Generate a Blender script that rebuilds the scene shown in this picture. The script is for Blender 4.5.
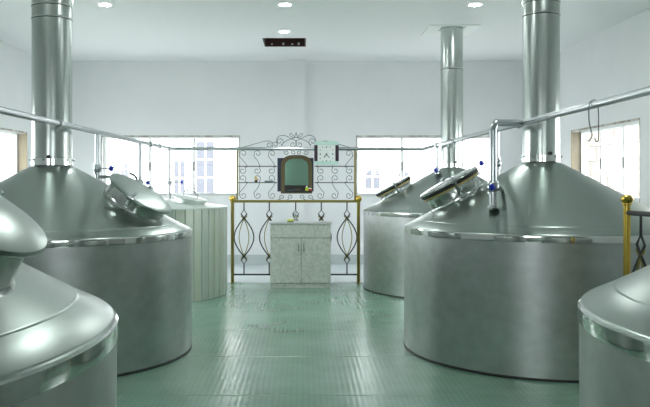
import bpy, math, random
from mathutils import Vector, Matrix

random.seed(7)
for o in list(bpy.data.objects):
    bpy.data.objects.remove(o, do_unlink=True)
SC = bpy.context.scene
COL = SC.collection
PI = math.pi

# ------------------------------------------------------------------ camera
FPX, VX, VY, EYE = 770.0, 304.0, 179.3, 1.5      # focal length in px, vanishing point, eye height
cam_d = bpy.data.cameras.new('camera')
cam_d.sensor_fit = 'HORIZONTAL'
cam_d.sensor_width = 36.0
cam_d.lens = FPX / 650.0 * 36.0
cam_d.shift_x = (325.0 - VX) / 650.0
cam_d.shift_y = -(203.5 - VY) / 650.0
cam_d.clip_start = 0.05
cam = bpy.data.objects.new('camera', cam_d)
COL.objects.link(cam)
cam.location = (0, 0, EYE)
cam.rotation_euler = (PI / 2, 0, 0)
SC.camera = cam

# ------------------------------------------------------------------ world, exposure
SKY = 4.3
LAMP = 170.0
EXPO = 1.2
w = bpy.data.worlds.new('overcast_sky')
SC.world = w
w.use_nodes = True
bg = w.node_tree.nodes['Background']
bg.inputs['Color'].default_value = (0.965, 0.985, 1.0, 1)
bg.inputs['Strength'].default_value = SKY
SC.view_settings.view_transform = 'Standard'
SC.view_settings.look = 'None'
SC.view_settings.gamma = 1.0
SC.view_settings.use_curve_mapping = False
SC.view_settings.exposure = EXPO
SC.cycles.max_bounces = 10
SC.cycles.diffuse_bounces = 6
SC.cycles.glossy_bounces = 5
SC.cycles.transparent_max_bounces = 12
SC.cycles.sample_clamp_indirect = 4.0
SC.cycles.caustics_refractive = False
SC.cycles.use_denoising = True

# ------------------------------------------------------------------ helpers
class MB:
    """collects shapes, then links them as ONE mesh object"""
    def __init__(s, M=None):
        s.v = []; s.f = []; s.M = M
    def add(s, vs, fs):
        b = len(s.v)
        s.v += [tuple(s.M @ Vector(p)) if s.M else tuple(p) for p in vs]
        s.f += [tuple(b + i for i in f) for f in fs]
        return s
    def box(s, x0, x1, y0, y1, z0, z1, c=0.0):
        if c <= 0:
            vs = [(x, y, z) for x in (x0, x1) for y in (y0, y1) for z in (z0, z1)]
            fs = [(0, 1, 3, 2), (4, 6, 7, 5), (0, 4, 5, 1), (2, 3, 7, 6), (0, 2, 6, 4), (1, 5, 7, 3)]
            return s.add(vs, fs)
        # chamfered box
        import bmesh
        bm = bmesh.new()
        bmesh.ops.create_cube(bm, size=1)
        for q in bm.verts:
            q.co = Vector(((x0 + x1) / 2 + q.co.x * (x1 - x0), (y0 + y1) / 2 + q.co.y * (y1 - y0), (z0 + z1) / 2 + q.co.z * (z1 - z0)))
        bmesh.ops.bevel(bm, geom=bm.edges[:], offset=c, segments=1, affect='EDGES')
        bm.verts.index_update()
        s.add([q.co.copy() for q in bm.verts], [[q.index for q in f.verts] for f in bm.faces])
        bm.free()
        return s
    def prism(s, pts, y0, y1):
        """closed outline in XZ pushed from y0 to y1"""
        n = len(pts)
        vs = [(x, y0, z) for x, z in pts] + [(x, y1, z) for x, z in pts]
        fs = [tuple(range(n)), tuple(range(2 * n - 1, n - 1, -1))]
        fs += [(i, i + n, (i + 1) % n + n, (i + 1) % n) for i in range(n)]
        return s.add(vs, fs)
    def lathe(s, prof, n=32, M=None, cap=True):
        vs = []; fs = []
        m = len(prof)
        for i in range(n):
            a = 2 * PI * i / n
            for r, z in prof:
                p = Vector((r * math.cos(a), r * math.sin(a), z))
                vs.append(M @ p if M else p)
        for i in range(n):
            j = (i + 1) % n
            for k in range(m - 1):
                fs.append((i * m + k, j * m + k, j * m + k + 1, i * m + k + 1))
        if cap:
            if prof[0][0] > 1e-6: fs.append(tuple(i * m for i in range(n - 1, -1, -1)))
            if prof[-1][0] > 1e-6: fs.append(tuple(i * m + m - 1 for i in range(n)))
        return s.add(vs, fs)
    def tube(s, pts, r, n=10, closed=False):
        pts = [Vector(p) for p in pts]
        N = len(pts)
        vs = []; fs = []
        up = None
        for i, p in enumerate(pts):
            a = pts[(i - 1) % N] if (closed or i > 0) else p
            b = pts[(i + 1) % N] if (closed or i < N - 1) else p
            t = (b - a).normalized()
            if up is None:
                up = Vector((0, 0, 1)) if abs(t.z) < 0.9 else Vector((1, 0, 0))
            up = (up - t * up.dot(t))
            if up.length < 1e-5: up = t.orthogonal()
            up.normalize()
            q = t.cross(up)
            rr = r[i] if isinstance(r, (list, tuple)) else r
            for k in range(n):
                an = 2 * PI * k / n
                vs.append(p + (up * math.cos(an) + q * math.sin(an)) * rr)
        for i in range(N if closed else N - 1):
            j = (i + 1) % N
            for k in range(n):
                l = (k + 1) % n
                fs.append((i * n + k, i * n + l, j * n + l, j * n + k))
        if not closed:
            fs.append(tuple(range(n - 1, -1, -1)))
            fs.append(tuple((N - 1) * n + k for k in range(n)))
        return s.add(vs, fs)
    def build(s, name, mat, parent=None, smooth=True, angle=35):
        me = bpy.data.meshes.new(name)
        me.from_pydata([tuple(p) for p in s.v], [], s.f)
        me.update()
        if smooth:
            me.polygons.foreach_set('use_smooth', [True] * len(me.polygons))
            me.set_sharp_from_angle(angle=math.radians(angle))
        me.materials.append(mat)
        o = bpy.data.objects.new(name, me)
        COL.objects.link(o)
        if parent: o.parent = parent
        return o

def tag(o, label=None, cat=None, group=None, kind=None):
    if label: o['label'] = label
    if cat: o['category'] = cat
    if group: o['group'] = group
    if kind: o['kind'] = kind
    return o

def empty(name, loc=(0, 0, 0), label=None, cat=None, group=None, kind=None):
    o = bpy.data.objects.new(name, None)
    o.empty_display_size = 0.1
    COL.objects.link(o)
    o.location = loc
    return tag(o, label, cat, group, kind)

def fillet(pts, rad, n=6):
    pts = [Vector(p) for p in pts]
    out = [pts[0]]
    for i in range(1, len(pts) - 1):
        a, p, b = pts[i - 1], pts[i], pts[i + 1]
        u = (a - p).normalized(); v = (b - p).normalized()
        d = min(rad, (a - p).length * 0.45, (b - p).length * 0.45)
        p0 = p + u * d; p1 = p + v * d
        for k in range(n + 1):
            t = k / n
            out.append(p0 * (1 - t) ** 2 + p * 2 * t * (1 - t) + p1 * t * t)
    out.append(pts[-1])
    return out

def smooth_path(pts, n=6):
    """Catmull-Rom through 2D or 3D points"""
    P = [Vector(p) for p in pts]
    P = [P[0] * 2 - P[1]] + P + [P[-1] * 2 - P[-2]]
    out = []
    for i in range(1, len(P) - 2):
        for k in range(n):
            t = k / n
            a, b, c, d = P[i - 1], P[i], P[i + 1], P[i + 2]
            out.append(0.5 * ((2 * b) + (c - a) * t + (2 * a - 5 * b + 4 * c - d) * t * t + (3 * b - a - 3 * c + d) * t ** 3))
    out.append(P[-2])
    return out

def axis_matrix(origin, zdir):
    z = Vector(zdir).normalized()
    x = Vector((0, 0, 1)).cross(z)
    if x.length < 1e-4: x = Vector((1, 0, 0))
    x.normalize()
    y = z.cross(x)
    m = Matrix((x, y, z)).transposed().to_4x4()
    m.translation = Vector(origin)
    return m

# ------------------------------------------------------------------ materials
def mat(name, color, rough=0.5, metal=0.0, noise=None, bump=None, emit=None, rvar=0.0, coat=0.0, spec=None):
    """noise = (scale, second colour, contrast lo, hi); bump = (scale, strength, distance)"""
    m = bpy.data.materials.new(name)
    m.use_nodes = True
    nt = m.node_tree
    b = nt.nodes['Principled BSDF']
    b.inputs['Base Color'].default_value = (*color, 1)
    b.inputs['Roughness'].default_value = rough
    b.inputs['Metallic'].default_value = metal
    if spec is not None: b.inputs['Specular IOR Level'].default_value = spec
    if coat: b.inputs['Coat Weight'].default_value = coat
    tc = None
    def coords(scale):
        nonlocal tc
        if tc is None:
            tc = nt.nodes.new('ShaderNodeTexCoord')
        mp = nt.nodes.new('ShaderNodeMapping')
        mp.inputs['Scale'].default_value = scale if isinstance(scale, tuple) else (scale,) * 3
        nt.links.new(tc.outputs['Object'], mp.inputs['Vector'])
        nz = nt.nodes.new('ShaderNodeTexNoise')
        nz.inputs['Scale'].default_value = 1.0
        nz.inputs['Detail'].default_value = 5
        nt.links.new(mp.outputs[0], nz.inputs['Vector'])
        return nz
    if noise:
        nz = coords(noise[0])
        rp = nt.nodes.new('ShaderNodeValToRGB')
        rp.color_ramp.elements[0].position = noise[2]
        rp.color_ramp.elements[0].color = (*color, 1)
        rp.color_ramp.elements[1].position = noise[3]
        rp.color_ramp.elements[1].color = (*noise[1], 1)
        nt.links.new(nz.outputs['Fac'], rp.inputs[0])
        nt.links.new(rp.outputs[0], b.inputs['Base Color'])
        if rvar:
            mr = nt.nodes.new('ShaderNodeMapRange')
            mr.inputs['From Min'].default_value = 0.3
            mr.inputs['From Max'].default_value = 0.7
            mr.inputs['To Min'].default_value = max(0.02, rough - rvar)
            mr.inputs['To Max'].default_value = rough + rvar
            nt.links.new(nz.outputs['Fac'], mr.inputs['Value'])
            nt.links.new(mr.outputs[0], b.inputs['Roughness'])
    if bump:
        nz2 = coords(bump[0])
        bp = nt.nodes.new('ShaderNodeBump')
        bp.inputs['Strength'].default_value = bump[1]
        bp.inputs['Distance'].default_value = bump[2]
        nt.links.new(nz2.outputs['Fac'], bp.inputs['Height'])
        nt.links.new(bp.outputs[0], b.inputs['Normal'])
    if emit:
        b.inputs['Emission Color'].default_value = (*emit[0], 1)
        b.inputs['Emission Strength'].default_value = emit[1]
    return m

M = {}
M['wall'] = mat('painted_plaster', (0.82, 0.83, 0.835), 0.75, noise=((1.5, 1.5, 1.5), (0.79, 0.80, 0.81), 0.35, 0.7), bump=(60.0, 0.06, 0.01))
M['ceiling'] = mat('ceiling_paint', (0.84, 0.85, 0.855), 0.8, bump=(40.0, 0.05, 0.01))
M['base'] = mat('grey_skirting', (0.52, 0.57, 0.57), 0.4)
M['shell'] = mat('satin_steel', (0.44, 0.465, 0.455), 0.36, 1.0, noise=((9, 9, 12), (0.53, 0.555, 0.545), 0.3, 0.7))
M['cone'] = mat('brushed_cone_steel', (0.325, 0.375, 0.345), 0.29, 1.0)
M['polish'] = mat('polished_steel', (0.72, 0.74, 0.72), 0.08, 1.0)
M['neck'] = mat('manway_neck_steel', (0.50, 0.53, 0.51), 0.18, 1.0)
M['sinksteel'] = mat('satin_sink_steel', (0.82, 0.84, 0.84), 0.32, 1.0)
M['chrome'] = mat('pipe_steel', (0.52, 0.55, 0.56), 0.20, 1.0)
M['flue'] = mat('galvanised_flue_steel', (0.50, 0.545, 0.52), 0.24, 1.0, noise=((8, 8, 4), (0.56, 0.60, 0.575), 0.2, 0.8), rvar=0.02)
M['black'] = mat('black_rubber', (0.012, 0.013, 0.014), 0.45)
M['yellow_gasket'] = mat('yellow_gasket', (0.50, 0.40, 0.14), 0.5)
M['iron'] = mat('black_wrought_iron', (0.02, 0.022, 0.024), 0.4)
M['greyiron'] = mat('grey_scroll_iron', (0.10, 0.12, 0.12), 0.45)
M['brass'] = mat('polished_brass', (0.72, 0.50, 0.10), 0.22, 1.0)
M['oldbrass'] = mat('dull_brass', (0.27, 0.225, 0.055), 0.35, 0.8)
M['blue'] = mat('blue_plastic', (0.012, 0.03, 0.40), 0.3)
M['clad'] = mat('ribbed_cladding', (0.50, 0.565, 0.50), 0.38, 0.35, noise=((14, 14, 0.4), (0.44, 0.47, 0.34), 0.45, 0.72))
M['cladtop'] = mat('cladding_top', (0.60, 0.66, 0.62), 0.35, 0.5)
M['cab'] = mat('mottled_cabinet_steel', (0.58, 0.61, 0.54), 0.40, 0.1, noise=((26, 26, 26), (0.78, 0.80, 0.73), 0.33, 0.68), rvar=0.08)
M['cabdark'] = mat('cabinet_gap_shade', (0.10, 0.11, 0.09), 0.6)  # dark colour painting the shade inside the cabinet gaps
M['winframe'] = mat('white_window_frame', (0.78, 0.80, 0.80), 0.4)
M['stain'] = mat('stained_lintel', (0.34, 0.30, 0.26), 0.8, noise=((8, 8, 8), (0.62, 0.60, 0.56), 0.4, 0.62))
M['reveal'] = mat('brown_edge_strip', (0.30, 0.24, 0.14), 0.7)
M['jamb'] = mat('ochre_brown_jamb', (0.26, 0.22, 0.15), 0.75, noise=((10, 10, 3), (0.22, 0.19, 0.15), 0.4, 0.65))
M['white'] = mat('white_plastic', (0.86, 0.89, 0.87), 0.4)
M['mint'] = mat('mint_plastic', (0.58, 0.78, 0.70), 0.35)
M['mauve'] = mat('dark_mauve_plastic', (0.03, 0.016, 0.03), 0.6)
M['navy'] = mat('navy_board', (0.02, 0.028, 0.06), 0.4)
M['bronze'] = mat('bronze_frame', (0.13, 0.105, 0.05), 0.4, 0.3)
M['mirror'] = mat('green_mirror_glass', (0.30, 0.50, 0.39), 0.12, 1.0)
M['lime'] = mat('lime_yellow', (0.62, 0.70, 0.05), 0.5)
M['red'] = mat('red_plastic', (0.50, 0.04, 0.04), 0.4)
M['gold'] = mat('gold_cap', (0.75, 0.50, 0.16), 0.3, 0.6)
M['teal'] = mat('dark_teal', (0.06, 0.12, 0.12), 0.4)
M['hatchwood'] = mat('dark_red_brown_timber', (0.055, 0.018, 0.014), 0.6)
M['greyfloor'] = mat('pale_grey_floor', (0.62, 0.67, 0.69), 0.22)
M['concrete'] = mat('pale_concrete', (0.55, 0.55, 0.53), 0.8)
M['facade'] = mat('white_facade', (0.82, 0.82, 0.82), 0.7)
M['faredge'] = mat('blue_grey_far_pane', (0.09, 0.094, 0.115), 0.6)
M['mortar'] = mat('pale_mortar', (0.62, 0.61, 0.60), 0.9)
M['stone'] = mat('beige_stone', (0.19, 0.165, 0.14), 0.85, noise=((5, 5, 5), (0.24, 0.215, 0.185), 0.3, 0.7))
M['lamp'] = mat('lamp_diffuser', (0.9, 0.9, 0.9), 0.4, emit=((0.95, 1.0, 1.0), LAMP))

def glass_mat():
    m = bpy.data.materials.new('window_glass')
    m.use_nodes = True
    nt = m.node_tree
    nt.nodes.clear()
    out = nt.nodes.new('ShaderNodeOutputMaterial')
    mx = nt.nodes.new('ShaderNodeMixShader')
    tr = nt.nodes.new('ShaderNodeBsdfTransparent')
    gl = nt.nodes.new('ShaderNodeBsdfGlossy')
    lw = nt.nodes.new('ShaderNodeLayerWeight')
    lw.inputs['Blend'].default_value = 0.5
    pw = nt.nodes.new('ShaderNodeMath'); pw.operation = 'POWER'; pw.inputs[1].default_value = 5.0
    fr = nt.nodes.new('ShaderNodeMath'); fr.operation = 'MULTIPLY_ADD'; fr.inputs[1].default_value = 0.5; fr.inputs[2].default_value = 0.03
    nt.links.new(lw.outputs['Facing'], pw.inputs[0])
    nt.links.new(pw.outputs[0], fr.inputs[0])
    gl.inputs['Roughness'].default_value = 0.02
    tr.inputs['Color'].default_value = (0.95, 0.97, 0.97, 1)
    nt.links.new(fr.outputs[0], mx.inputs[0])
    nt.links.new(tr.outputs[0], mx.inputs[1])
    nt.links.new(gl.outputs[0], mx.inputs[2])
    nt.links.new(mx.outputs[0], out.inputs[0])
    return m
M['glass'] = glass_mat()

def floor_mat():
    m = bpy.data.materials.new('green_ribbed_rubber')
    m.use_nodes = True
    nt = m.node_tree
    L = nt.links.new
    N = nt.nodes.new
    b = nt.nodes['Principled BSDF']
    g = N('ShaderNodeNewGeometry')
    sx = N('ShaderNodeSeparateXYZ'); L(g.outputs['Position'], sx.inputs[0])
    mu = N('ShaderNodeMath'); mu.operation = 'MULTIPLY'; mu.inputs[1].default_value = 2 * PI / 0.040
    L(sx.outputs['X'], mu.inputs[0])
    sn = N('ShaderNodeMath'); sn.operation = 'SINE'; L(mu.outputs[0], sn.inputs[0])
    # blotches of dirt and wear
    nz = N('ShaderNodeTexNoise'); nz.inputs['Scale'].default_value = 1.1; nz.inputs['Detail'].default_value = 6
    L(g.outputs['Position'], nz.inputs['Vector'])
    nf = N('ShaderNodeTexNoise'); nf.inputs['Scale'].default_value = 4; nf.inputs['Detail'].default_value = 6
    L(g.outputs['Position'], nf.inputs['Vector'])
    rp = N('ShaderNodeValToRGB')
    rp.color_ramp.elements[0].position = 0.32; rp.color_ramp.elements[0].color = (0.145, 0.275, 0.190, 1)
    rp.color_ramp.elements[1].position = 0.68; rp.color_ramp.elements[1].color = (0.195, 0.345, 0.268, 1)
    L(nz.outputs['Fac'], rp.inputs[0])
    rp2 = N('ShaderNodeValToRGB')
    rp2.color_ramp.elements[0].position = 0.3; rp2.color_ramp.elements[0].color = (0.92, 0.92, 0.92, 1)
    rp2.color_ramp.elements[1].position = 0.7; rp2.color_ramp.elements[1].color = (1.06, 1.06, 1.06, 1)
    L(nf.outputs['Fac'], rp2.inputs[0])
    mx = N('ShaderNodeMix'); mx.data_type = 'RGBA'; mx.blend_type = 'MULTIPLY'; mx.inputs[0].default_value = 1
    L(rp.outputs[0], mx.inputs[6]); L(rp2.outputs[0], mx.inputs[7])
    # grime in the grooves
    mr = N('ShaderNodeMapRange'); mr.inputs['From Min'].default_value = -1; mr.inputs['From Max'].default_value = 0
    mr.inputs['To Min'].default_value = 0.92; mr.inputs['To Max'].default_value = 1.0
    L(sn.outputs[0], mr.inputs['Value'])
    mx2 = N('ShaderNodeMix'); mx2.data_type = 'RGBA'; mx2.blend_type = 'MULTIPLY'; mx2.inputs[0].default_value = 1
    L(mx.outputs[2], mx2.inputs[6]); L(mr.outputs[0], mx2.inputs[7])
    L(mx2.outputs[2], b.inputs['Base Color'])
    mr2 = N('ShaderNodeMapRange'); mr2.inputs['From Min'].default_value = 0.3; mr2.inputs['From Max'].default_value = 0.7
    mr2.inputs['To Min'].default_value = 0.17; mr2.inputs['To Max'].default_value = 0.25
    L(nz.outputs['Fac'], mr2.inputs['Value']); L(mr2.outputs[0], b.inputs['Roughness'])
    b.inputs['Specular IOR Level'].default_value = 0.95
    ad = N('ShaderNodeMath'); ad.operation = 'MULTIPLY_ADD'; ad.inputs[1].default_value = 0.0
    L(nf.outputs['Fac'], ad.inputs[0]); L(sn.outputs[0], ad.inputs[2])
    bp = N('ShaderNodeBump'); bp.inputs['Strength'].default_value = 0.2; bp.inputs['Distance'].default_value = 0.0012
    L(ad.outputs[0], bp.inputs['Height']); L(bp.outputs[0], b.inputs['Normal'])
    return m
M['floor'] = floor_mat()

# ------------------------------------------------------------------ room shell
XL, XR, YB, YF, ZC = -4.54, 4.22, 13.6, -3.2, 3.59
TH = 0.26
FLOOR_END = 11.20

# floor: slab plus ribbed sheets
fl = MB().box(XL - TH, XR + TH, YF - TH, YB + TH, -0.2, -0.012).build('floor', M['concrete'], smooth=False)
tag(fl, kind='structure')
sheet_me = {}
ys = [FLOOR_END - 1.17 * k for k in range(0, 13)]
xs = [XL, -3.25, -2.0, 2.0, 3.1, XR]
for j in range(len(ys) - 1):
    y1 = ys[j]; y0 = ys[j + 1]
    if y0 < YF: y0 = YF
    for i in range(len(xs) - 1):
        wdt = xs[i + 1] - xs[i]
        key = (round(y1 - y0, 3), round(wdt, 3))
        if key not in sheet_me:
            o = MB().box(0.0015, wdt - 0.0015, 0.0025, (y1 - y0) - 0.0025, -0.012, 0.0, 0.0015).build('floor_sheet', M['floor'], fl, smooth=False)
            sheet_me[key] = o.data
        else:
            o = bpy.data.objects.new('floor_sheet', sheet_me[key])
            COL.objects.link(o); o.parent = fl
        o.location = (xs[i], y0, 0)
    if y0 == YF: break
MB().box(XL, XR, FLOOR_END + 0.004, YB, -0.012, 0.0).build('pale_floor_strip', M['greyfloor'], fl, smooth=False)
MB().box(XL, XR, FLOOR_END - 0.001, FLOOR_END + 0.0035, -0.012, 0.001).build('edge_strip', M['base'], fl, smooth=False)

def wall(name, axis, c0, c1, u0, u1, openings):
    """axis 'x': wall runs along x between y=c0..c1; openings = (a, b, z0, z1)"""
    mb = MB()
    def put(a, b, z0, z1):
        if b - a < 1e-4 or z1 - z0 < 1e-4: return
        if axis == 'x': mb.box(a, b, c0, c1, z0, z1)
        else: mb.box(c0, c1, a, b, z0, z1)
    cur = u0
    for a, b, z0, z1 in sorted(openings):
        put(cur, a, -0.2, ZC)
        put(a, b, -0.2, z0)
        put(a, b, z1, ZC)
        cur = b
    put(cur, u1, -0.2, ZC)
    return tag(mb.build(name, M['wall'], smooth=False), kind='structure')

WZ0, WZ1 = 1.205, 2.275
BACK_W = [(-3.585, -1.13, WZ0, WZ1), (0.918, 3.37, WZ0, WZ1)]
LEFT_W = [(10.1, 12.62, WZ0, WZ1), (6.9, 9.4, WZ0, WZ1)]
RIGHT_W = [(9.67, 12.17, WZ0, WZ1), (6.4, 8.9, WZ0, WZ1)]
wb = wall('wall_back', 'x', YB, YB + TH, XL - TH, XR + TH, BACK_W)
wl = wall('wall_left', 'y', XL - TH, XL, YF, YB, LEFT_W)
wr = wall('wall_right', 'y', XR, XR + TH, YF, YB, RIGHT_W)
FRONT_FILL_W = [(-3.6, -1.1, WZ0, WZ1), (0.9, 3.4, WZ0, WZ1)]  # windows out of view, added to light the surfaces facing the camera
wf = wall('wall_front', 'x', YF - TH, YF, XL - TH, XR + TH, FRONT_FILL_W)
MB().box(-0.265, 0.02, YB - 0.12, YB, 0.0, ZC).build('pilaster', M['wall'], wb, smooth=False)

def baseboard(name, boxes):
    mb = MB()
    for b in boxes: mb.box(*b)
    tag(mb.build(name, M['base'], smooth=False), kind='structure')
baseboard('baseboard_back', [(XL, -0.265, YB - 0.015, YB, 0, 0.17), (-0.265, 0.02, YB - 0.135, YB - 0.12, 0, 0.17), (0.02, XR, YB - 0.015, YB, 0, 0.17)])
baseboard('baseboard_left', [(XL, XL + 0.015, YF, YB - 0.015, 0, 0.17)])
baseboard('baseboard_right', [(XR - 0.015, XR, YF, YB - 0.015, 0, 0.17)])

# ceiling with the hatch opening
HX0, HX1, HY0, HY1 = -0.62, 0.03, 11.39, 12.16
mb = MB()
mb.box(XL - TH, XR + TH, YF - TH, HY0, ZC, ZC + 0.2)
mb.box(XL - TH, XR + TH, HY1, YB + TH, ZC, ZC + 0.2)
mb.box(XL - TH, HX0, HY0, HY1, ZC, ZC + 0.2)
mb.box(HX1, XR + TH, HY0, HY1, ZC, ZC + 0.2)
ce = tag(mb.build('ceiling', M['ceiling'], smooth=False), kind='structure')
# hatch: timber lining, closed top and a few joists inside
hb = MB()
t = 0.02
hb.box(HX0, HX0 + t, HY0, HY1, ZC + 0.005, ZC + 0.5)
hb.box(HX1 - t, HX1, HY0, HY1, ZC + 0.005, ZC + 0.5)
hb.box(HX0 + t, HX1 - t, HY0, HY0 + t, ZC + 0.005, ZC + 0.5)
hb.box(HX0 + t, HX1 - t, HY1 - t, HY1, ZC + 0.005, ZC + 0.5)
hb.box(HX0, HX1, HY0, HY1, ZC + 0.5, ZC + 0.52)
hatch = empty('ceiling_hatch', ((HX0 + HX1) / 2, (HY0 + HY1) / 2, ZC), 'open rectangular ceiling hatch lined with dark red-brown timber', 'hatch')
def child(o, par):
    o.parent = par
    o.matrix_parent_inverse = Matrix.Translation(-Vector(par.location))
    return o
child(hb.build('lining', M['hatchwood'], smooth=False), hatch)
for k in range(3):
    y = HY0 + 0.14 + 0.2 * k
    child(MB().box(HX0 + t, HX1 - t, y, y + 0.04, ZC + 0.10, ZC + 0.18).build('joist', M['hatchwood'], smooth=False), hatch)
for k, x in enumerate((-0.52, -0.34, -0.2, -0.1)):
    child(MB().box(x, x + 0.03, HY1 - t - 0.012, HY1 - t, ZC + 0.03, ZC + 0.05 + 0.012 * (k % 2), 0.003).build('white_bit', M['winframe'], smooth=False), hatch)  # small white blocks along the far side of the hatch

# ------------------------------------------------------------------ windows
def window(n, axis, sgn, c, a, b, z1=WZ1):
    """axis 'x' = in the back wall (inner face y=c), 'y' = side wall; sgn = outward direction"""
    z0 = WZ0
    root = empty('window_%d' % n, kind='structure')
    def B(u0, u1, d0, d1, za, zb, name, m, par, cham=0.0):
        lo, hi = sorted((c + sgn * d0, c + sgn * d1))
        mb = MB()
        if axis == 'x': mb.box(u0, u1, lo, hi, za, zb, cham)
        else: mb.box(lo, hi, u0, u1, za, zb, cham)
        return mb.build(name, m, par, smooth=False)
    fw = 0.05
    D0, D1 = 0.15, 0.21
    # outer frame: one mesh of four bars
    mb = MB()
    for (u0, u1, za, zb) in ((a, a + fw, z0, z1), (b - fw, b, z0, z1), (a + fw, b - fw, z0, z0 + fw), (a + fw, b - fw, z1 - fw, z1)):
        lo, hi = sorted((c + sgn * D0, c + sgn * D1))
        if axis == 'x': mb.box(u0, u1, lo, hi, za, zb)
        else: mb.box(lo, hi, u0, u1, za, zb)
    mb.build('frame', M['winframe'], root, smooth=False)
    wd = (b - a - 2 * fw) / 3
    for k in (1, 2):
        u = a + fw + wd * k
        B(u - 0.02, u + 0.02, D0 - 0.005, D1, z0 + fw, z1 - fw, 'mullion', M['winframe'], root)
        B(u - 0.012, u + 0.012, D0 - 0.018, D0 - 0.005, z0 + 0.45, z0 + 0.60, 'latch', M['greyiron'], root)
    for k in range(3):
        u = a + fw + wd * k
        p = B(u, u + wd, 0.178, 0.184, z0 + fw, z1 - fw, 'pane', M['glass'], root)
    B(a, b, 0.0, 0.012, z1 - 0.028, z1, 'lintel_strip', M['stain'], root)
    B(a, a + 0.018, 0.0, 0.012, z0, z1 - 0.028, 'edge_strip', M['reveal'] if axis == 'y' else M['stain'], root)
    B(b - 0.018, b, 0.0, 0.012, z0, z1 - 0.028, 'edge_strip', M['reveal'] if axis == 'y' else M['stain'], root)
    B(a - 0.03, b + 0.03, -0.02, 0.15, z0 - 0.025, z0, 'sill', M['white'], root, 0.004)
    if axis == 'y':
        B(b - 0.012, b, 0.012, D0, z0, z1 - 0.03, 'jamb_board', M['jamb'], root)
        B(a, a + 0.012, 0.012, D0, z0, z1 - 0.03, 'jamb_board', M['jamb'], root)
    return root
wn = 1
for (a, b, _, _) in BACK_W: window(wn, 'x', 1, YB, a, b); wn += 1
for (a, b, _, _) in LEFT_W: window(wn, 'y', -1, XL, a, b); wn += 1
for (a, b, _, _) in RIGHT_W: window(wn, 'y', 1, XR, a, b); wn += 1
for (a, b, _, zt_) in FRONT_FILL_W: window(wn, 'x', -1, YF, a, b, zt_); wn += 1  # added windows out of view, for light on surfaces facing the camera

# ------------------------------------------------------------------ outside
gr = MB().box(-60, 60, -30, 80, -0.5, -0.22).build('ground', M['concrete'], smooth=False)
tag(gr, kind='structure')

def far_house():
    Y = 27.0
    s = Y / FPX
    def px(x, y): return ((x - VX) * s, EYE + (VY - y) * s)
    root = empty('house', (0, Y, -0.22), 'white rendered house with tall and arched windows seen through the back windows', 'house')
    child(MB().box(-12, 12, Y, Y + 5, -0.22, 6.0).build('wall', M['facade'], smooth=False), root)
    def rect_window(x0, y0, x1, y1, cols, rows):
        ax, az = px(x0, y1); bx, bz = px(x1, y0)
        f = child(MB().box(ax - .04, bx + .04, Y - .06, Y, az - .04, bz + .04).build('window', M['facade'], smooth=False), root)
        cw = (bx - ax) / cols; rh = (bz - az) / rows
        for i in range(cols):
            for j in range(rows):
                q = MB().box(ax + i * cw + .03, ax + (i + 1) * cw - .03, Y - .075, Y - .058, az + j * rh + .03, az + (j + 1) * rh - .03).build('pane', M['faredge'], smooth=False)
                q.parent = f
    rect_window(196, 141, 215, 196, 2, 3)
    rect_window(174, 160, 186, 196, 2, 2)
    for (x0, x1, yt, yb) in ((364, 381, 168, 190), (396, 411, 170, 190), (466, 482, 168, 190), (112, 130, 160, 192)):
        ax, az = px(x0, yb); bx, bz = px(x1, yt)
        cx = (ax + bx) / 2; R = (bx - ax) / 2
        zs = bz - R
        pts = [(ax, az), (bx, az)] + [(cx + R * math.cos(PI * k / 10), zs + R * math.sin(PI * k / 10)) for k in range(11)]
        f = child(MB().prism(pts, Y - .05, Y).build('window', M['facade'], smooth=False), root)
        r2 = R - .05
        for sg in (-1, 1):
            x_a, x_b = sorted((cx + sg * .025, cx + sg * r2))
            q = MB().box(x_a, x_b, Y - .07, Y - .048, az + .05, zs - .03).build('pane', M['faredge'], smooth=False)
            q.parent = f
            arc = [(cx + sg * .025, zs + .03)] + [(cx + sg * r2 * math.cos(PI / 2 * k / 6), zs + .03 + (r2 - .03) * math.sin(PI / 2 * k / 6)) for k in range(6)] + [(cx + sg * .025, zs + r2)]
            q = MB().prism(arc, Y - .07, Y - .048).build('pane', M['faredge'], smooth=False)
            q.parent = f
far_house()

def stone_wall():
    X = 7.2
    root = empty('stone_wall', (X, 16.5, -0.22), 'beige block stone wall standing outside the side window', 'wall')
    child(MB().box(X + 0.02, X + 0.3, 11.5, 21.5, -0.22, 4.6).build('mortar_bed', M['mortar'], smooth=False), root)
    bw, bh = 0.72, 0.36
    me = None
    for r in range(13):
        off = (r % 2) * bw / 2
        for c in range(13):
            y = 11.7 + c * bw + off
            if y + bw > 21.5: continue
            if me is None:
                o = MB().box(-0.03, 0.03, 0.012, bw - 0.012, 0.012, bh - 0.012, 0.008).build('stone_block', M['stone'], smooth=False)
                me = o.data
            else:
                o = bpy.data.objects.new('stone_block', me); COL.objects.link(o)
            o.location = (random.uniform(-.006, .006), y - 16.5, r * bh)
            o.parent = root
stone_wall()

# ------------------------------------------------------------------ ceiling lamps
def downlight(x, y, label):
    root = empty('downlight', (x, y, ZC), label, 'ceiling light', 'recessed ceiling lights')
    o = MB().lathe([(0.068, -0.004), (0.072, -0.012), (0.088, -0.010), (0.094, 0.0)], 28).build('trim_ring', M['winframe'], root)
    o = MB().lathe([(0.0, -0.008), (0.05, -0.0075), (0.067, -0.004)], 28, cap=False).build('diffuser', M['lamp'], root)
downlight(-2.373, 9.18, 'round recessed ceiling lamp above the ribbed pale tank')
downlight(-0.227, 9.18, 'round recessed ceiling lamp over the open green floor, apart from the hatch')
downlight(2.04, 9.18, 'round recessed ceiling lamp near the square white plate around the thin flue')
downlight(-0.28, 10.85, 'round recessed ceiling lamp right beside the dark ceiling hatch')

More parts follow.
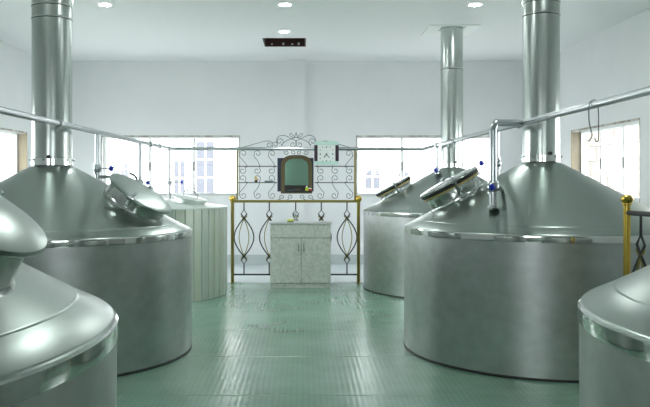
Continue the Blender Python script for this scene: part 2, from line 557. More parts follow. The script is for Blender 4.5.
downlight(-2.373, 5.6, 'added unseen ceiling lamp close to the flue beside the ribbed pale tank')  # lamp row out of view, added to brighten the foreground floor
downlight(-0.227, 5.6, 'added unseen ceiling lamp over the aisle between the two thick flues')
downlight(2.04, 5.6, 'added unseen ceiling lamp close to the flue near the stone-facing window')

# ------------------------------------------------------------------ tanks
def make_tank(cx, cy, R, rim, slope, rf, mw, label, gasket=False, flue_label=None, flue_group='tank exhaust flues', marks=()):
    """mw = (azimuth deg from the aisle side towards the camera, aisle sign, radial position, neck height, radius)"""
    root = empty('brewing_kettle', (cx, cy, 0), label, 'tank', 'steel brewing kettles')
    N = 128
    MB().lathe([(R + .006, 0.0), (R + .006, .014), (R, .020)], N, cap=False).build('base_seal', M['black'], root)
    MB().lathe([(R - .012, 0.004), (R, 0.012), (R, rim - .05), (R - .01, rim - .05)], N, cap=False).build('shell', M['shell'], root)
    MB().lathe([(R - .01, rim - .052), (R + .004, rim - .050), (R + .0055, rim - .025), (R + .004, rim - .002), (R - .004, rim + .004)], N, cap=False).build('rim_band', M['polish'], root)
    ztop = rim + slope * (R - rf)
    prof = [(R, rim - .004), (R - .003, rim + .004), (R - .012, rim + .012), (R - .10, rim + slope * .10)]
    for k in range(1, 9):
        r = R - .10 + (rf + .02 - R + .10) * k / 8
        prof.append((r, rim + slope * (R - r)))
    prof.append((rf - .03, ztop - .002))
    MB().lathe(prof, N, cap=True).build('cone_top', M['cone'], root)
    rr = R - .115
    zz = rim + slope * .115
    MB().lathe([(rr - .006, zz + slope * .006 - .001), (rr - .003, zz + slope * .003 + .0015), (rr + .003, zz - slope * .003 + .0015), (rr + .006, zz - slope * .006 - .001)], N, cap=False).build('weld_ring', M['cone'], root)
    # manway
    az, sg, rho, h, r = mw[:5]
    a = math.radians(az)
    ddir = Vector((sg * math.cos(a), -math.sin(a), 0))
    nrm = (ddir * (slope + (mw[5] if len(mw) > 5 else 0)) + Vector((0, 0, 1))).normalized()
    base = ddir * rho + Vector((0, 0, rim + slope * (R - rho)))
    MM = axis_matrix(base, nrm)
    rn = r * 0.93
    dm = mw[6] if len(mw) > 6 else 0.014
    MB(MM).lathe([(rn + .012, -0.08), (rn + .012, 0.0), (rn + .003, 0.010), (rn, .016), (rn, h - .014), (rn + .004, h - .009), (r - .005, h - .008), (r - .005, h)], 64, cap=False).build('manway_neck', M['neck'], root)
    z = h
    if gasket:
        MB(MM).lathe([(r - .03, z), (r + .002, z), (r + .004, z + .008), (r + .002, z + .018), (r - .03, z + .018)], 64, cap=False).build('yellow_gasket', M['yellow_gasket'], root)
        z += .018
        MB(MM).lathe([(r - .03, z), (r + .008, z), (r + .014, z + .010), (r + .013, z + .030), (r - .02, z + .034)], 64, cap=False).build('black_gasket', M['black'], root)
        z += .030
    lid = MB(MM).lathe([(r - .04, z), (r + .010, z), (r + .014, z + .006), (r + .012, z + .016), (r - .004, z + .021), (r * .8, z + .021 + dm * .35), (r * .5, z + .021 + dm * .75), (r * .25, z + .021 + dm * .94), (0.0, z + .021 + dm)], 64, cap=False).build('manway_lid', M['cone'] if not gasket else M['polish'], root)
    # clamp on the camera side of the lid, hinge on the opposite side
    tz = nrm
    side = Vector((0, -1, 0)); side = (side - tz * side.dot(tz)).normalized()
    for q, nm in ((side, 'clamp'), (-side, 'hinge')):
        o0 = base + tz * (h * 0.35) + q * (rn + .004)
        pts = [o0, base + tz * (h * .7) + q * (rn + .022), base + tz * (z - .002) + q * (r + .026), base + tz * (z + .03) + q * (r + .012), base + tz * (z + .038) + q * (r - .06)]
        MB().tube(smooth_path(pts, 4), .014, 8).build(nm, M['chrome'], root)
        p = base + tz * (z + .012) + q * (r + .026)
        MB(axis_matrix(p - tz.cross(q) * .03, tz.cross(q))).lathe([(.012, 0), (.016, .005), (.016, .055), (.012, .06)], 12).build(nm + '_pin', M['chrome'], root)
    # flue
    if flue_label:
        fr = empty('exhaust_flue', (cx, cy, ztop), flue_label, 'flue', flue_group)
        H = ZC - ztop - .001
        MB().lathe([(rf, 0.0), (rf, H)], 64, cap=True).build('flue_pipe', M['flue'], fr)
        MB().lathe([(rf + .001, .001), (rf + .006, .004), (rf + .006, .064), (rf + .001, .068)], 64, cap=False).build('collar', M['polish'], fr)
        for k in range(10):
            aa = 2 * PI * k / 10 + .2
            p = Vector((math.cos(aa) * (rf + .004), math.sin(aa) * (rf + .004), .05))
            MB(axis_matrix(p, (math.cos(aa), math.sin(aa), 0))).lathe([(.010, 0), (.010, .012), (.006, .018)], 8).build('bolt', M['polish'], fr)
        aa = -PI / 2 + .15
        p = Vector((math.cos(aa) * (rf + .004), math.sin(aa) * (rf + .004), .074))
        MB(axis_matrix(p, (math.cos(aa), math.sin(aa), 0))).lathe([(.016, 0), (.016, .02), (.010, .026)], 10).build('plug', M['black'], fr)
        for zj in marks:
            MB().lathe([(rf + .0005, zj - ztop - .010), (rf + .004, zj - ztop - .008), (rf + .004, zj - ztop + .008), (rf + .0005, zj - ztop + .010)], 64, cap=False).build('joint_band', M['polish'], fr)
            MB().lathe([(rf + .0005, zj - ztop - .014), (rf + .002, zj - ztop - .0135), (rf + .002, zj - ztop - .0105), (rf + .0005, zj - ztop - .010)], 64, cap=False).build('joint_seam', M['black'], fr)
    return root, ztop

KR = 1.214
make_tank(2.12, 6.88, KR, 1.078, 0.545, 0.161, (-4, -1, 0.745, 0.105, 0.27),
          'conical steel kettle with thick flue, yellow-gasketed lid and a tall elbowed riser pipe', True,
          'thick steel flue pipe that passes close by the side window with stone outside', marks=(2.965, 3.08))
make_tank(-2.215, 6.77, KR, 1.05, 0.545, 0.171, (14, 1, 0.785, 0.105, 0.285, 0.14),
          'conical steel kettle with plain steel lid and flue, next to the ribbed pale tank', False,
          'thick steel flue pipe on the kettle next to the ribbed pale tank', marks=(2.91, 3.02))
make_tank(2.04, 10.63, KR, 1.07, 0.555, 0.152, (-3, -1, 0.76, 0.055, 0.255),
          'conical steel kettle beside the brass railing, in front of the back window', True,
          'thin steel flue pipe rising through a square white ceiling plate', marks=(3.02,))
make_tank(-1.74, 2.02, KR, 1.085, 0.56, 0.168, (6, 1, 0.77, 0.125, 0.265, 0.0, 0.04),
          'conical steel kettle with a domed plain lid, across the aisle from the brass post', False,
          'steel flue pipe of the domed-lid kettle across the aisle from the brass post', marks=(3.02,))
make_tank(2.10, 2.27, KR, 1.07, 0.545, 0.164, (-70, -1, 0.75, 0.12, 0.285),
          'conical steel kettle standing against the short railing with the bright brass post', True,
          'steel flue pipe of the kettle standing against the bright brass post railing', marks=(3.02,))

# ribbed pale tank behind
def ribbed_tank(cx, cy, R, rim):
    root = empty('ribbed_tank', (cx, cy, 0), 'pale ribbed green-grey round tank with a handled hatch and no flue', 'tank')
    n = 54
    pts = []
    for k in range(n):
        a0 = 2 * PI * k / n; da = 2 * PI / n
        for (t_, rr) in ((0.0, R), (0.06, R - .012), (0.14, R - .012), (0.20, R)):
            pts.append((rr * math.cos(a0 + da * t_), rr * math.sin(a0 + da * t_)))
    mb = MB()
    m = len(pts)
    mb.add([(x, y, 0.003) for x, y in pts] + [(x, y, rim - .015) for x, y in pts], [(i, (i + 1) % m, (i + 1) % m + m, i + m) for i in range(m)])
    mb.build('cladding', M['clad'], root, smooth=False)
    MB().lathe([(R - .02, rim - .02), (R + .006, rim - .018), (R + .008, rim - .004), (R - .01, rim + .004), (R * .5, rim + .075), (.1, rim + .12), (0, rim + .12)], 96, cap=False).build('top', M['cladtop'], root)
    d = Vector((.62, -.25, 0))
    s = .115
    nr = (Vector((.9, -.3, 0)).normalized() * .20 + Vector((0, 0, 1))).normalized()
    r_ = d.length
    base = d + Vector((0, 0, rim + .004 + (R - r_) / (R * .5) * .071 - .004))
    MM = axis_matrix(base, nr)
    MB(MM).lathe([(.20, -.03), (.20, .045)], 48, cap=True).build('hatch_neck', M['cladtop'], root)
    lid = MB(MM).lathe([(.19, .045), (.225, .046), (.227, .066), (.215, .074), (0, .080)], 48, cap=False).build('hatch_lid', M['cladtop'], root)
    hp = [(-.10, 0, .070), (-.10, 0, .13), (-.07, 0, .15), (.07, 0, .15), (.10, 0, .13), (.10, 0, .070)]
    h2 = MB(MM @ Matrix.Rotation(math.radians(-90), 4, 'Z')).tube(fillet(hp, .02, 4), .008, 8).build('handle', M['chrome'], lid)
    return root
ribbed_tank(-2.10, 10.19, 1.08, 1.143)

# ------------------------------------------------------------------ overhead pipework
pipe = empty('overhead_pipe', (0, 11.0, 0), 'thin steel process pipe running overhead around the hall with valve drops', 'pipe')
PY = 11.0
def pb(mb, name, m, par=None):
    o = mb.build(name, m)
    if par is None: return child(o, pipe)
    o.parent = par
    return o
PZ = 1.936
PXL, PXR, PZR = -1.915, 1.80, 1.962
YC = 10.97
pb(MB().tube(fillet([(XL + .01, 4.3, PZ), (PXL, 4.3, PZ), (PXL, YC, PZ), (1.70, YC, PZ - .004), (PXR, YC - .40, PZR), (PXR, -2.4, PZR), (XR - .01, -2.4, PZR)], .07), .024, 14), 'pipe_run', M['chrome'])
def clampring(x, y, z, d, r=.034, nm='pipe_clamp'):
    pb(MB(axis_matrix(Vector((x, y, z)) - Vector(d) * .012, d)).lathe([(.023, 0), (r, .003), (r, .021), (.023, .024)], 20), nm, M['chrome'])
for (x, y, z) in ((PXL, 9.6, PZ), (PXL, 10.2, PZ), (PXL, 6.0, PZ), (PXR, 9.2, PZR), (PXR, 6.45, PZR)):
    clampring(x, y, z, (0, 1, 0))
clampring(PXL, YC - .1, PZ, (0, 1, 0)); clampring(1.2, YC, PZ - .003, (1, 0, 0))
def leg(x, y, z0, z1, r=.022):
    pb(MB().tube([(x, y, z0), (x, y, z1)], r, 14), 'drop_leg', M['chrome'])
def valve(x, y, z, kdir, L=.13, r=.034):
    v = pb(MB(Matrix.Translation((x, y, z))).lathe([(.022, -.055), (r, -.052), (r, -.036), (r - .006, -.034), (r + .004, -.018), (r + .004, .018), (r - .006, .034), (r, .036), (r, .052), (.022, .055)], 20, cap=False), 'valve', M['chrome'])
    kd = Vector(kdir).normalized()
    p0 = Vector((x, y, z)); p1 = p0 + kd * L
    pb(MB().tube([p0 + kd * .02, p1], .006, 8), 'valve_stem', M['chrome'], v)
    pb(MB(axis_matrix(p1 - kd * .01, kd)).lathe([(0, 0), (.016, .002), (.026, .014), (.027, .026), (.018, .038), (0, .042)], 16, cap=False), 'valve_knob', M['blue'], v)
    return v
def cone_z(cx, cy, rim, slope, x, y): return rim + slope * (KR - math.hypot(x - cx, y - cy))
def foot(x, y, z, n=(0, 0, 1)):
    pb(MB(Matrix.Translation((x, y, z))).lathe([(.05, -.006), (.045, .006), (.024, .012), (.023, .02)], 20, cap=False), 'pipe_foot', M['chrome'])

# far-left riser on the plain-lid kettle
x, y = PXL, 7.14
z0 = cone_z(-2.215, 6.77, 1.05, .545, x, y) + .03
leg(x, y, z0, PZ); foot(x, y, z0); valve(x, y, 1.60, (1, -.1, 0), .12)
pb(MB().tube(fillet([(x, y, z0 + .04), (x + .17, y - .05, z0 + .04), (x + .19, y - .05, cone_z(-2.215, 6.77, 1.05, .545, x + .19, y - .05) + .02)], .04), .016, 10), 'branch_pipe', M['chrome'])
# support post between the two tanks
leg(PXL, 9.0, 0.0, PZ, .026)
valve(PXL, 9.0, 1.46, (1, -.1, 0), .08)
# small vent hook pipe on the same kettle
xv, yv = -1.62, 7.45
zv = cone_z(-2.215, 6.77, 1.05, .545, xv, yv) + .03
pb(MB().tube(fillet([(xv, yv, zv), (xv, yv, 1.53), (xv - .07, yv, 1.56)], .04), .012, 8), 'vent_pipe', M['chrome'])
# riser on the ribbed tank
x, y = PXL, 10.95
leg(x, y, 1.21, PZ - .01); valve(x, y, 1.46, (1, -.15, .0), .17); foot(x, y, 1.212)
# riser on the back kettle
x, y = PXR, 10.40
z0 = cone_z(2.04, 10.63, 1.07, .555, x, y) + .03
leg(x, y, z0, PZR); foot(x, y, z0); valve(x, y, 1.625, (-.5, -1, 0), .06, .03)
pb(MB(axis_matrix((x - .0, y - .035, PZR), (0, 1, 0))).lathe([(0, 0), (.03, .002), (.04, .012), (.04, .05), (.026, .06)], 18, cap=False), 'end_cap', M['chrome'])
# two risers on the blue-handled kettle
x, y = 1.522, 6.20
z0 = cone_z(2.12, 6.88, 1.078, .545, x, y) + .03
pb(MB().tube(fillet([(PXR, 6.34, PZR), (x + .02, 6.21, PZR - .006), (x, y, PZR - .05), (x, y, z0)], .045), .029, 16), 'drop_leg', M['chrome'])
foot(x, y, z0); valve(x, y, 1.435, (-.35, -1, 0), .075, .046)
x, y = PXR, 7.18
z0 = cone_z(2.12, 6.88, 1.078, .545, x, y) + .03
leg(x, y, z0, PZR); foot(x, y, z0); valve(x, y, 1.65, (-1, -.1, 0), .14)
# outlet stub between the risers
pb(MB().tube([(1.522, 6.20, 1.435), (1.60, 6.30, 1.435), (1.66, 6.44, 1.40)], .02, 10), 'branch_pipe', M['chrome'])
# wire hook over the pipe
hk = [(PXR + .012, 4.80, 1.76), (PXR + .02, 4.80, 1.735), (PXR + .035, 4.80, 1.745), (PXR + .036, 4.80, 1.78), (PXR + .034, 4.80, PZR - .02), (PXR + .01, 4.79, PZR + .031), (PXR - .03, 4.775, PZR + .005), (PXR - .034, 4.77, 1.86), (PXR - .02, 4.76, 1.77), (PXR - .045, 4.76, 1.735), (PXR - .06, 4.76, 1.76)]
tag(MB().tube(smooth_path(hk, 5), .0035, 6).build('wire_hook', M['greyiron']), 'bent wire hook hanging over the overhead steel pipe', 'hook')

# ceiling plate round the thin flue
cp = empty('ceiling_plate', (2.05, 10.78, ZC), 'square white plate on the ceiling around the thin flue', 'ceiling plate')
mb = MB()
for (a, b, c, d) in ((-.35, .34, -.37, -.32), (-.35, .34, .02, .37), (-.35, -.18, -.32, .02), (.16, .34, -.32, .02)):
    mb.box(a, b, c, d, -.012, -.0005)
mb.build('plate', M['white'], cp, smooth=False)

# ------------------------------------------------------------------ brass railing with black balusters
FY = 11.14
FS = FY / FPX
def fx(x): return (x - VX) * FS
def fz(y): return EYE + (VY - y) * FS
def baluster_parts(root, cx, zt, zb, to_world, rb=.009, wid=.142):
    """motif of the railing in (u, z): bar, diamond, leaf shape, diamond, bar"""
    H = zt - zb
    zA = zt - H * .105; zB = zt - H * .215       # upper diamond
    zC = zt - H * .76; zD = zt - H * .86         # lower diamond
    hw = .042
    def T(pts): return [to_world(cx + u, z) for u, z in pts]
    ch = []
    ch.append(MB().tube(T([(0, zt), (0, zA)]), rb, 8).build('bar', M['iron']))
    for (a, b) in ((zA, zB), (zC, zD)):
        m_ = (a + b) / 2
        ch.append(MB().tube(T([(0, a), (hw, m_), (0, b), (-hw, m_)]), rb, 6, closed=True).build('diamond', M['iron']))
    ch.append(MB().tube(T([(0, zD), (0, zb)]), rb, 8).build('bar', M['iron']))
    for sg in (-1, 1):
        pts = []
        for k in range(17):
            t_ = -0.09 + 1.18 * k / 16
            pts.append((sg * wid * math.sin(PI * t_), zB + (zC - zB) * t_))
        ch.append(MB().tube(T(pts), rb, 6).build('leaf_bar', M['iron']))
        pts = []
        for k in range(17):
            t_ = -0.02 + 1.04 * k / 16
            uu = sg * (wid * .5 * math.sin(PI * t_) - .0) if 0 <= t_ <= 1 else sg * wid * .5 * math.sin(PI * t_)
            pts.append((uu, zB - .012 + (zC - zB + .024) * t_))
        pts = [(-sg * .045, pts[0][1] + .03)] + pts[1:-1] + [(-sg * .045, pts[-1][1] - .03)]
        ch.append(MB().tube([p + Vector((0, 0.006, 0)) for p in T(pts)], rb * .7, 6).build('inner_leaf_bar', M['oldbrass']))
    for o in ch: child(o, root)

rail = empty('brass_railing', (fx(295.5), FY, 0), 'brass railing with five black iron leaf-shaped balusters behind the sink', 'railing')
ztop = fz(201.3); zbot = fz(274.5)
for x in (232.5, 358.5):
    X = fx(x)
    child(MB(Matrix.Translation((X, FY, 0))).lathe([(.04, 0), (.04, .008), (.024, .014), (.024, fz(202.5)), (.03, fz(202)), (.03, fz(201.4)), (.022, fz(201))], 20).build('post', M['oldbrass']), rail)
    zb_ = fz(198.8)
    child(MB(Matrix.Translation((X, FY, zb_))).lathe([(0.02, -.045)] + [(.05 * math.cos(t_ * PI / 2), .05 * math.sin(t_ * PI / 2)) for t_ in (-.6, -.3, 0, .3, .6, .85)] + [(0, .05)], 20, cap=False).build('ball_finial', M['brass']), rail)
child(MB().box(fx(233), fx(358), FY - .018, FY + .018, ztop - .018, ztop + .018, .004).build('top_rail', M['oldbrass'], smooth=False), rail)
child(MB().box(fx(233), fx(358), FY - .010, FY + .010, zbot - .012, zbot + .012, .002).build('bottom_rail', M['iron'], smooth=False), rail)
for x in (244, 269.3, 295.7, 321.3, 347):
    baluster_parts(rail, fx(x), ztop - .018, zbot + .012, lambda u, z: Vector((u, FY, z)))

# short railing by the front kettle
RA = Vector((2.055, 4.90, 0)); RD = Vector((.16, -1.0, 0)).normalized()
r2 = empty('brass_post_railing', RA, 'short railing of a bright brass ball-topped post and black rail between kettles', 'railing')
def post2(p):
    child(MB(Matrix.Translation(p)).lathe([(.045, 0), (.045, .01), (.022, .018), (.022, 1.335), (.03, 1.34), (.03, 1.35)], 24).build('post', M['brass']), r2)
    child(MB(Matrix.Translation(p + Vector((0, 0, 1.372)))).lathe([(.016, -.04)] + [(.040 * math.cos(t_ * PI / 2), .030 * math.sin(t_ * PI / 2)) for t_ in (-.6, -.3, 0, .3, .6, .85)] + [(0, .030)], 24, cap=False).build('ball_finial', M['brass']), r2)
post2(RA); post2(RA + RD * 1.08)
child(MB().tube([RA + Vector((0, 0, 1.288)), RA + RD * 1.08 + Vector((0, 0, 1.288))], .016, 10).build('top_rail', M['iron']), r2)
child(MB().tube([RA + Vector((0, 0, .15)), RA + RD * 1.08 + Vector((0, 0, .15))], .012, 10).build('bottom_rail', M['iron']), r2)
for k in range(4):
    baluster_parts(r2, .15 + .26 * k, 1.275, .16, lambda u, z: RA + RD * u + Vector((0, 0, z)))

# ------------------------------------------------------------------ scrollwork screen above the railing
SY = FY
scr = empty('scrollwork_screen', (fx(296), SY, ztop + .018), 'wrought iron scrollwork screen with crown and narrow shelves on the brass railing', 'screen')
def sp(x, y): return Vector((fx(x), SY, fz(y)))
x0s, x1s = 237.2, 355.0
yt, yb_ = 148.8, 200.0
for x in (x0s, x1s):
    child(MB().box(fx(x) - .012, fx(x) + .012, SY - .012, SY + .012, ztop + .0185, fz(yt) + .012).build('side_post', M['oldbrass'], smooth=False), scr)
child(MB().box(fx(x0s), fx(x1s), SY - .008, SY + .008, fz(yt) - .008, fz(yt) + .008).build('top_bar', M['greyiron'], smooth=False), scr)
for (y, xa, xb) in ((166.4, 238.5, 277), (166.4, 314.5, 353.8), (182.6, 238.5, 277), (182.6, 314.5, 353.8)):
    child(MB().box(fx(xa), fx(xb), SY - .065, SY + .012, fz(y) - .007, fz(y) + .007).build('shelf', M['greyiron'], smooth=False), scr)
IR = .0042
def mir(x): return 592.2 - x
def scroll(pts, nm='scroll', n=5, r=IR):
    P3 = smooth_path([sp(a, b) for a, b in pts], n)
    child(MB().tube(P3, r, 6).build(nm, M['greyiron']), scr)
def spiral(cx, cy, r0, a0, turns, sg=1):
    out = []
    n = int(10 * turns)
    for k in range(n + 1):
        t_ = k / n
        rr = r0 * (1 - .72 * t_)
        a = math.radians(a0) + sg * 2 * PI * turns * t_
        out.append((cx + rr * math.cos(a), cy + rr * math.sin(a)))
    return out
for flip in (False, True):
    F = (lambda p: [(mir(a), b) for a, b in p]) if flip else (lambda p: p)
    for i, (cx, lean) in enumerate(((242.5, 5), (257.0, 3), (271.3, 4))):
        up = [(cx + lean, 166.2), (cx + lean * .2, 161.0), (cx - 3.0, 156.2)] + spiral(cx + .8, 153.6, 3.6, 160, 1.15, 1)
        scroll(F(up))
        scroll(F([(a, 349.0 - b) for a, b in up]))
        scroll(F([(cx + lean, 166.8)] + spiral(cx, 170.6, 3.7, -50, 1.1, 1)))
        scroll(F([(cx + lean, 182.2)] + spiral(cx, 178.4, 3.7, 50, 1.1, -1)))
    # scrolls beside and below the mirror
    scroll(F([(278, 199.6)] + spiral(282, 197.2, 2.6, 130, 1.1, 1)))
    scroll(F([(287, 199.8)] + spiral(290.5, 197.0, 2.6, 130, 1.1, 1)))
    scroll(F([(283.5, 149.4)] + spiral(286.5, 152.5, 2.6, 210, 1.1, -1)))
    scroll(F([(291, 149.4)] + spiral(293.6, 152.2, 2.2, 210, 1.1, -1)))
    # crown
    scroll(F([(239, 148.2), (250, 145.3), (262, 141.9), (267.5, 141.0)] + spiral(269.2, 144.6, 3.4, -75, 1.25, 1)))
    scroll(F([(281.5, 146.3), (283.2, 142.8)] + spiral(279.6, 141.6, 3.4, -10, 1.0, -1)))
    scroll(F([(272, 147.8)] + spiral(275.2, 144.6, 3.2, 150, 1.2, 1)))
    scroll(F([(277.2, 144.0), (276.6, 139.5), (279.2, 136.2), (283.6, 135.4), (288.0, 136.8), (292.5, 139.4), (296.0, 140.6)]))
    scroll(F([(281.2, 145.0), (286.0, 141.0), (291.5, 138.8), (296.0, 137.2)]))
    scroll(F([(296.0, 141.0)] + spiral(292.8, 144.4, 3.4, -40, 1.2, 1)))
    scroll(F([(296.1, 137.6), (292.0, 137.0), (289.6, 134.6), (290.8, 133.4), (293.2, 135.2), (294.8, 136.6), (296.1, 132.4)]))

# mirror hung on the screen
mrw = empty('wall_mirror', (fx(296), SY - .014, fz(173)), 'arched bronze-framed mirror on a navy board hung on the scrollwork screen', 'mirror')
def arch(x0, y0, x1, y1, shr, n=12, sq=.75):
    """outline (world X, Z); bottom y1, arched top at y0 (pixels)"""
    ax, bx = fx(x0) + shr, fx(x1) - shr
    zb2, zt2 = fz(y1) + shr, fz(y0) - shr
    cx = (ax + bx) / 2; R = (bx - ax) / 2
    hgt = R * sq
    pts = [(ax, zb2), (bx, zb2)]
    for k in range(n + 1):
        a = PI * k / n
        ca, sa = math.cos(a), math.sin(a)
        pts.append((cx + R * (abs(ca) ** .7) * (1 if ca >= 0 else -1), zt2 - hgt + hgt * abs(sa) ** .8))
    return pts
child(MB().box(fx(277.5), fx(313.5), SY - .028, SY - .0135, fz(191.5), fz(158), .002).build('backing_board', M['navy'], smooth=False), mrw)
outer = arch(281, 155, 312, 193.5, 0)
inner = arch(285, 158.7, 308.2, 185.0, 0)
n = len(outer)
mb = MB()
y0, y1 = SY - .060, SY - .0285
vs = [(x, y0, z) for x, z in outer] + [(x, y0, z) for x, z in inner] + [(x, y1, z) for x, z in outer] + [(x, y1 + .0, z) for x, z in inner]
fs = []
for i in range(n):
    j = (i + 1) % n
    fs += [(i, j, n + j, n + i), (2 * n + i, 3 * n + i, 3 * n + j, 2 * n + j), (i, 2 * n + i, 2 * n + j, j), (n + i, n + j, 3 * n + j, 3 * n + i)]
mb.add(vs, fs)
child(mb.build('mirror_frame', M['bronze'], smooth=False), mrw)
child(MB().prism(inner, SY - .044, SY - .038).build('mirror_glass', M['mirror'], smooth=False), mrw)
child(MB().box(fx(284.8), fx(308.4), SY - .068, SY - .0605, fz(190.6), fz(185.2), .002).build('lower_panel', M['black'], smooth=False), mrw)
child(MB().box(fx(284.5), fx(311.5), SY - .15, SY - .0605, fz(191.8), fz(190.8), .002).build('mirror_ledge', M['black'], smooth=False), mrw)

# toiletries on the mirror ledge
LZ = fz(190.8)
def lathe_thing(name, x, y, z, prof, m, label, cat, extra=None):
    r_ = empty(name, (x, y, z), label, cat)
    MB().lathe(prof, 16).build('body', m, r_)
    if extra: MB().lathe(extra[0], 16).build(extra[2], extra[1], r_)
    return r_
lathe_thing('soap_bottle', fx(306.8), SY - .10, LZ + .0005, [(.02, 0), (.022, .004), (.022, .045), (.012, .052)], M['lime'], 'lime yellow soap bottle on the mirror ledge', 'bottle', ([(.009, .0525), (.012, .054), (.012, .07), (.008, .073)], M['white'], 'cap'))
lathe_thing('red_jar', fx(310.0), SY - .10, LZ + .0005, [(.018, 0), (.02, .003), (.02, .026), (.018, .028)], M['red'], 'small red jar with white lid on the mirror ledge', 'jar', ([(.02, .0285), (.021, .030), (.021, .040), (.018, .042)], M['white'], 'lid'))
bsh = empty('hairbrush', (fx(296), SY - .10, LZ + .0005), 'dark flat hairbrush lying on the mirror ledge', 'brush')
MB().box(-.13, -.02, -.02, .02, .012, .03, .006).build('brush_head', M['black'], bsh)
MB().box(-.125, -.03, -.016, .016, .0, .012, .002).build('bristles', M['teal'], bsh)
MB().box(-.02, .07, -.009, .009, .012, .028, .004).build('handle', M['bronze'], bsh)

# clock
CKY = 10.935
def cxp(x): return (x - VX) * (CKY - .03) / FPX
def czp(y): return EYE + (VY - y) * (CKY - .03) / FPX
ck = empty('wall_clock', (cxp(326), CKY, czp(153)), 'square white clock with dark side bars hung on the steel pipe before the screen', 'clock')
yA, yB = CKY - .055, CKY
child(MB().box(cxp(317.6), cxp(335.4), yA, yB, czp(161.2), czp(145.0), .004).build('dial', M['white'], smooth=False), ck)
topc = []
for k in range(9):
    xx = 314.4 + (338.4 - 314.4) * k / 8
    topc.append((cxp(xx), czp(141.6 - 0.6 * abs(math.sin(PI * k / 4)))))
child(MB().prism([(cxp(338.4), czp(145.0)), (cxp(314.4), czp(145.0))] + topc, yA - .004, yB).build('top_panel', M['mint'], smooth=False), ck)
child(MB().box(cxp(314.4), cxp(338.4), yA - .004, yB, czp(165.0), czp(161.2), .003).build('bottom_panel', M['mint'], smooth=False), ck)
for (a, b) in ((314.2, 317.5), (335.5, 338.7)):
    child(MB().box(cxp(a), cxp(b), yA - .012, yB, czp(161.2), czp(145.2), .004).build('side_bar', M['mauve'], smooth=False), ck)
cxk, czk = cxp(326.4), czp(154.2)
for k in range(12):
    a = 2 * PI * k / 12
    ux = max(-1, min(1, 1.25 * math.sin(a))); uz = max(-1, min(1, 1.25 * math.cos(a)))
    X = cxk + ux * .088; Z = czk + uz * .098
    s_ = .008 if k % 3 == 0 else .0055
    child(MB().box(X - s_, X + s_, yA - .003, yA + .001, Z - s_ * 1.3, Z + s_ * 1.3).build('hour_mark', M['teal'], smooth=False), ck)
def hand(ang, L, wd, nm, off):
    mm = Matrix.Translation((cxk, yA - off, czk)) @ Matrix.Rotation(math.radians(ang), 4, 'Y')
    child(MB(mm).box(-wd, wd, -.0015, .0015, -.012, L).build(nm, M['black'], smooth=False), ck)
hand(140, .070, .004, 'minute_hand', .005)
hand(218, .060, .005, 'hour_hand', .009)
child(MB(axis_matrix((cxk, yA - .0005, czk), (0, -1, 0))).lathe([(.008, 0), (.008, .012), (.004, .014)], 12).build('hub', M['black']), ck)

child(MB().tube(smooth_path([(cxk, CKY - .002, czk + .02), (cxk, CKY + .004, PZ + .02), (cxk, YC, PZ + .030), (cxk, YC + .03, PZ + .005), (cxk, YC + .028, PZ - .03)], 5), .004, 6).build('hanger', M['greyiron']), ck)

# things on the screen shelf
SZ = fz(182.6) + .0075
ob = empty('perfume_bottle', (fx(256.2), SY - .035, SZ), 'small black bottle with gold stopper on the scrollwork shelf', 'bottle')
MB().box(-.022, .022, -.02, .02, 0, .028, .005).build('body', M['black'], ob, smooth=False)
MB().lathe([(.010, .0285), (.018, .040), (.019, .058), (.010, .068), (.006, .085), (0, .09)], 14).build('stopper', M['gold'], ob)
tc_ = empty('flat_case', (fx(269), SY - .035, SZ), 'flat dark teal case lying on the scrollwork shelf', 'case')
MB().box(-.062, .062, -.025, .025, 0, .010, .003).build('case_base', M['teal'], tc_, smooth=False)
MB().box(-.062, .062, -.025, .025, .0105, .020, .003).build('case_lid', M['teal'], tc_, smooth=False)

# ------------------------------------------------------------------ sink cabinet
CX0, CX1, CY0, CY1, CT = -0.469, 0.373, 10.63, 11.06, 0.905
cab = empty('sink_cabinet', ((CX0 + CX1) / 2, CY0, 0), 'mottled grey-green metal sink cabinet with two doors below a drawer front', 'cabinet')
child(MB().box(CX0 + .006, CX1 - .006, CY0 + .020, CY1, .062, CT - .022).build('body', M['cab'], smooth=False), cab)
child(MB().box(CX0 + .012, CX1 - .012, CY0 + .012, CY1 - .01, 0.0, .0615).build('plinth', M['cab'], smooth=False), cab)
zd = fz(238) if False else EYE - (238 - VY) * CY0 / FPX
child(MB().box(CX0 + .004, CX1 - .004, CY0, CY0 + .0195, zd + .004, CT - .024, .004).build('drawer_front', M['cab'], smooth=False), cab)
xm = (301.2 - VX) * CY0 / FPX
child(MB().box(xm - .0025, xm + .0025, CY0 + .006, CY0 + .0195, .066, zd - .004).build('door_gap_shade', M['cabdark'], smooth=False), cab)  # dark strip painting the shade in the gap between the doors
child(MB().box(CX0 + .006, CX1 - .006, CY0 + .004, CY0 + .0195, zd - .0035, zd + .0035).build('drawer_gap_shade', M['cabdark'], smooth=False), cab)  # dark strip painting the shade under the drawer front
child(MB().box(CX0 + .008, CX1 - .008, CY0 + .006, CY0 + .0195, .0620, .0655).build('plinth_gap_shade', M['cabdark'], smooth=False), cab)  # dark strip painting the shade above the plinth
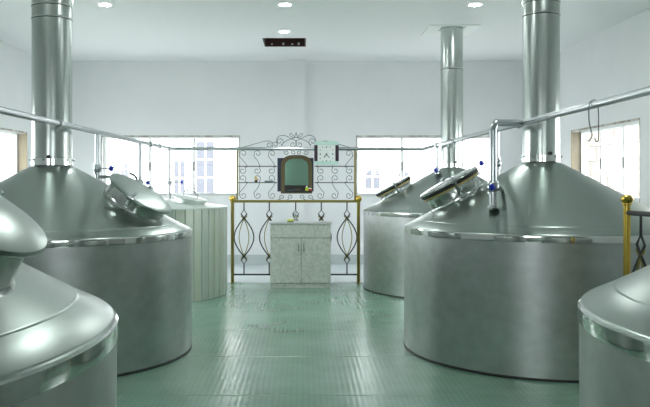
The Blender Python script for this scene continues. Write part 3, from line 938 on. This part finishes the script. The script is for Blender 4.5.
for (a, b, sg) in ((CX0 + .004, xm - .003, 1), (xm + .003, CX1 - .004, -1)):
    d = child(MB().box(a, b, CY0, CY0 + .0195, .066, zd - .004, .004).build('door', M['cab'], smooth=False), cab)
    hx = (b - .035) if sg == 1 else (a + .035)
    hz_ = EYE - (247 - VY) * CY0 / FPX
    pts = [(hx, CY0 + .003, hz_ + .055), (hx, CY0 - .025, hz_ + .05), (hx, CY0 - .028, hz_), (hx, CY0 - .025, hz_ - .05), (hx, CY0 + .003, hz_ - .055)]
    o = MB().tube(smooth_path(pts, 5), .008, 8).build('handle', M['chrome'])
    o.parent = d

snk = empty('kitchen_sink', ((CX0 + CX1) / 2, CY0, CT - .022), 'stainless sink worktop with basin and upright tap on the mottled cabinet', 'sink')
bx0, bx1, by0, by1 = -.30, .20, CY0 + .08, CY1 - .12
mb = MB()
zt_, zl = CT, CT - .0215
for (a, b, c, d) in ((CX0 - .012, bx0, CY0 - .015, CY1 + .005), (bx1, CX1 + .012, CY0 - .015, CY1 + .005), (bx0, bx1, CY0 - .015, by0), (bx0, bx1, by1, CY1 + .005)):
    mb.box(a, b, c, d, zl, zt_)
child(mb.build('worktop', M['sinksteel'], smooth=False), snk)
child(MB().box(bx0 + .001, bx1 - .001, by0 + .001, by1 - .001, zt_ - .020, zt_ - .012).build('basin', M['sinksteel'], smooth=False), snk)
tp = (295.6 - VX) * (CY1 - .07) / FPX
child(MB(Matrix.Translation((tp, CY1 - .07, zt_))).lathe([(.03, 0), (.03, .01), (.018, .018), (.016, .10), (.022, .105), (.020, .13), (.008, .14)], 16).build('tap_body', M['chrome']), snk)
child(MB().tube(smooth_path([(tp, CY1 - .07, zt_ + .09), (tp, CY1 - .10, zt_ + .135), (tp - .01, CY1 - .17, zt_ + .14), (tp - .02, CY1 - .20, zt_ + .10)], 5), .011, 10).build('spout', M['chrome']), snk)
sg_ = (290.5 - VX) * (CY0 + .05) / FPX
spn = empty('yellow_sponge', (sg_, CY0 + .035, CT + .0005), 'lime yellow sponge lying at the edge of the sink', 'sponge')
MB().box(-.045, .045, -.022, .022, 0, .012, .004).build('scouring_pad', M['teal'], spn, smooth=False)
MB().box(-.045, .045, -.022, .022, .0125, .04, .006).build('foam', M['lime'], spn, smooth=False)
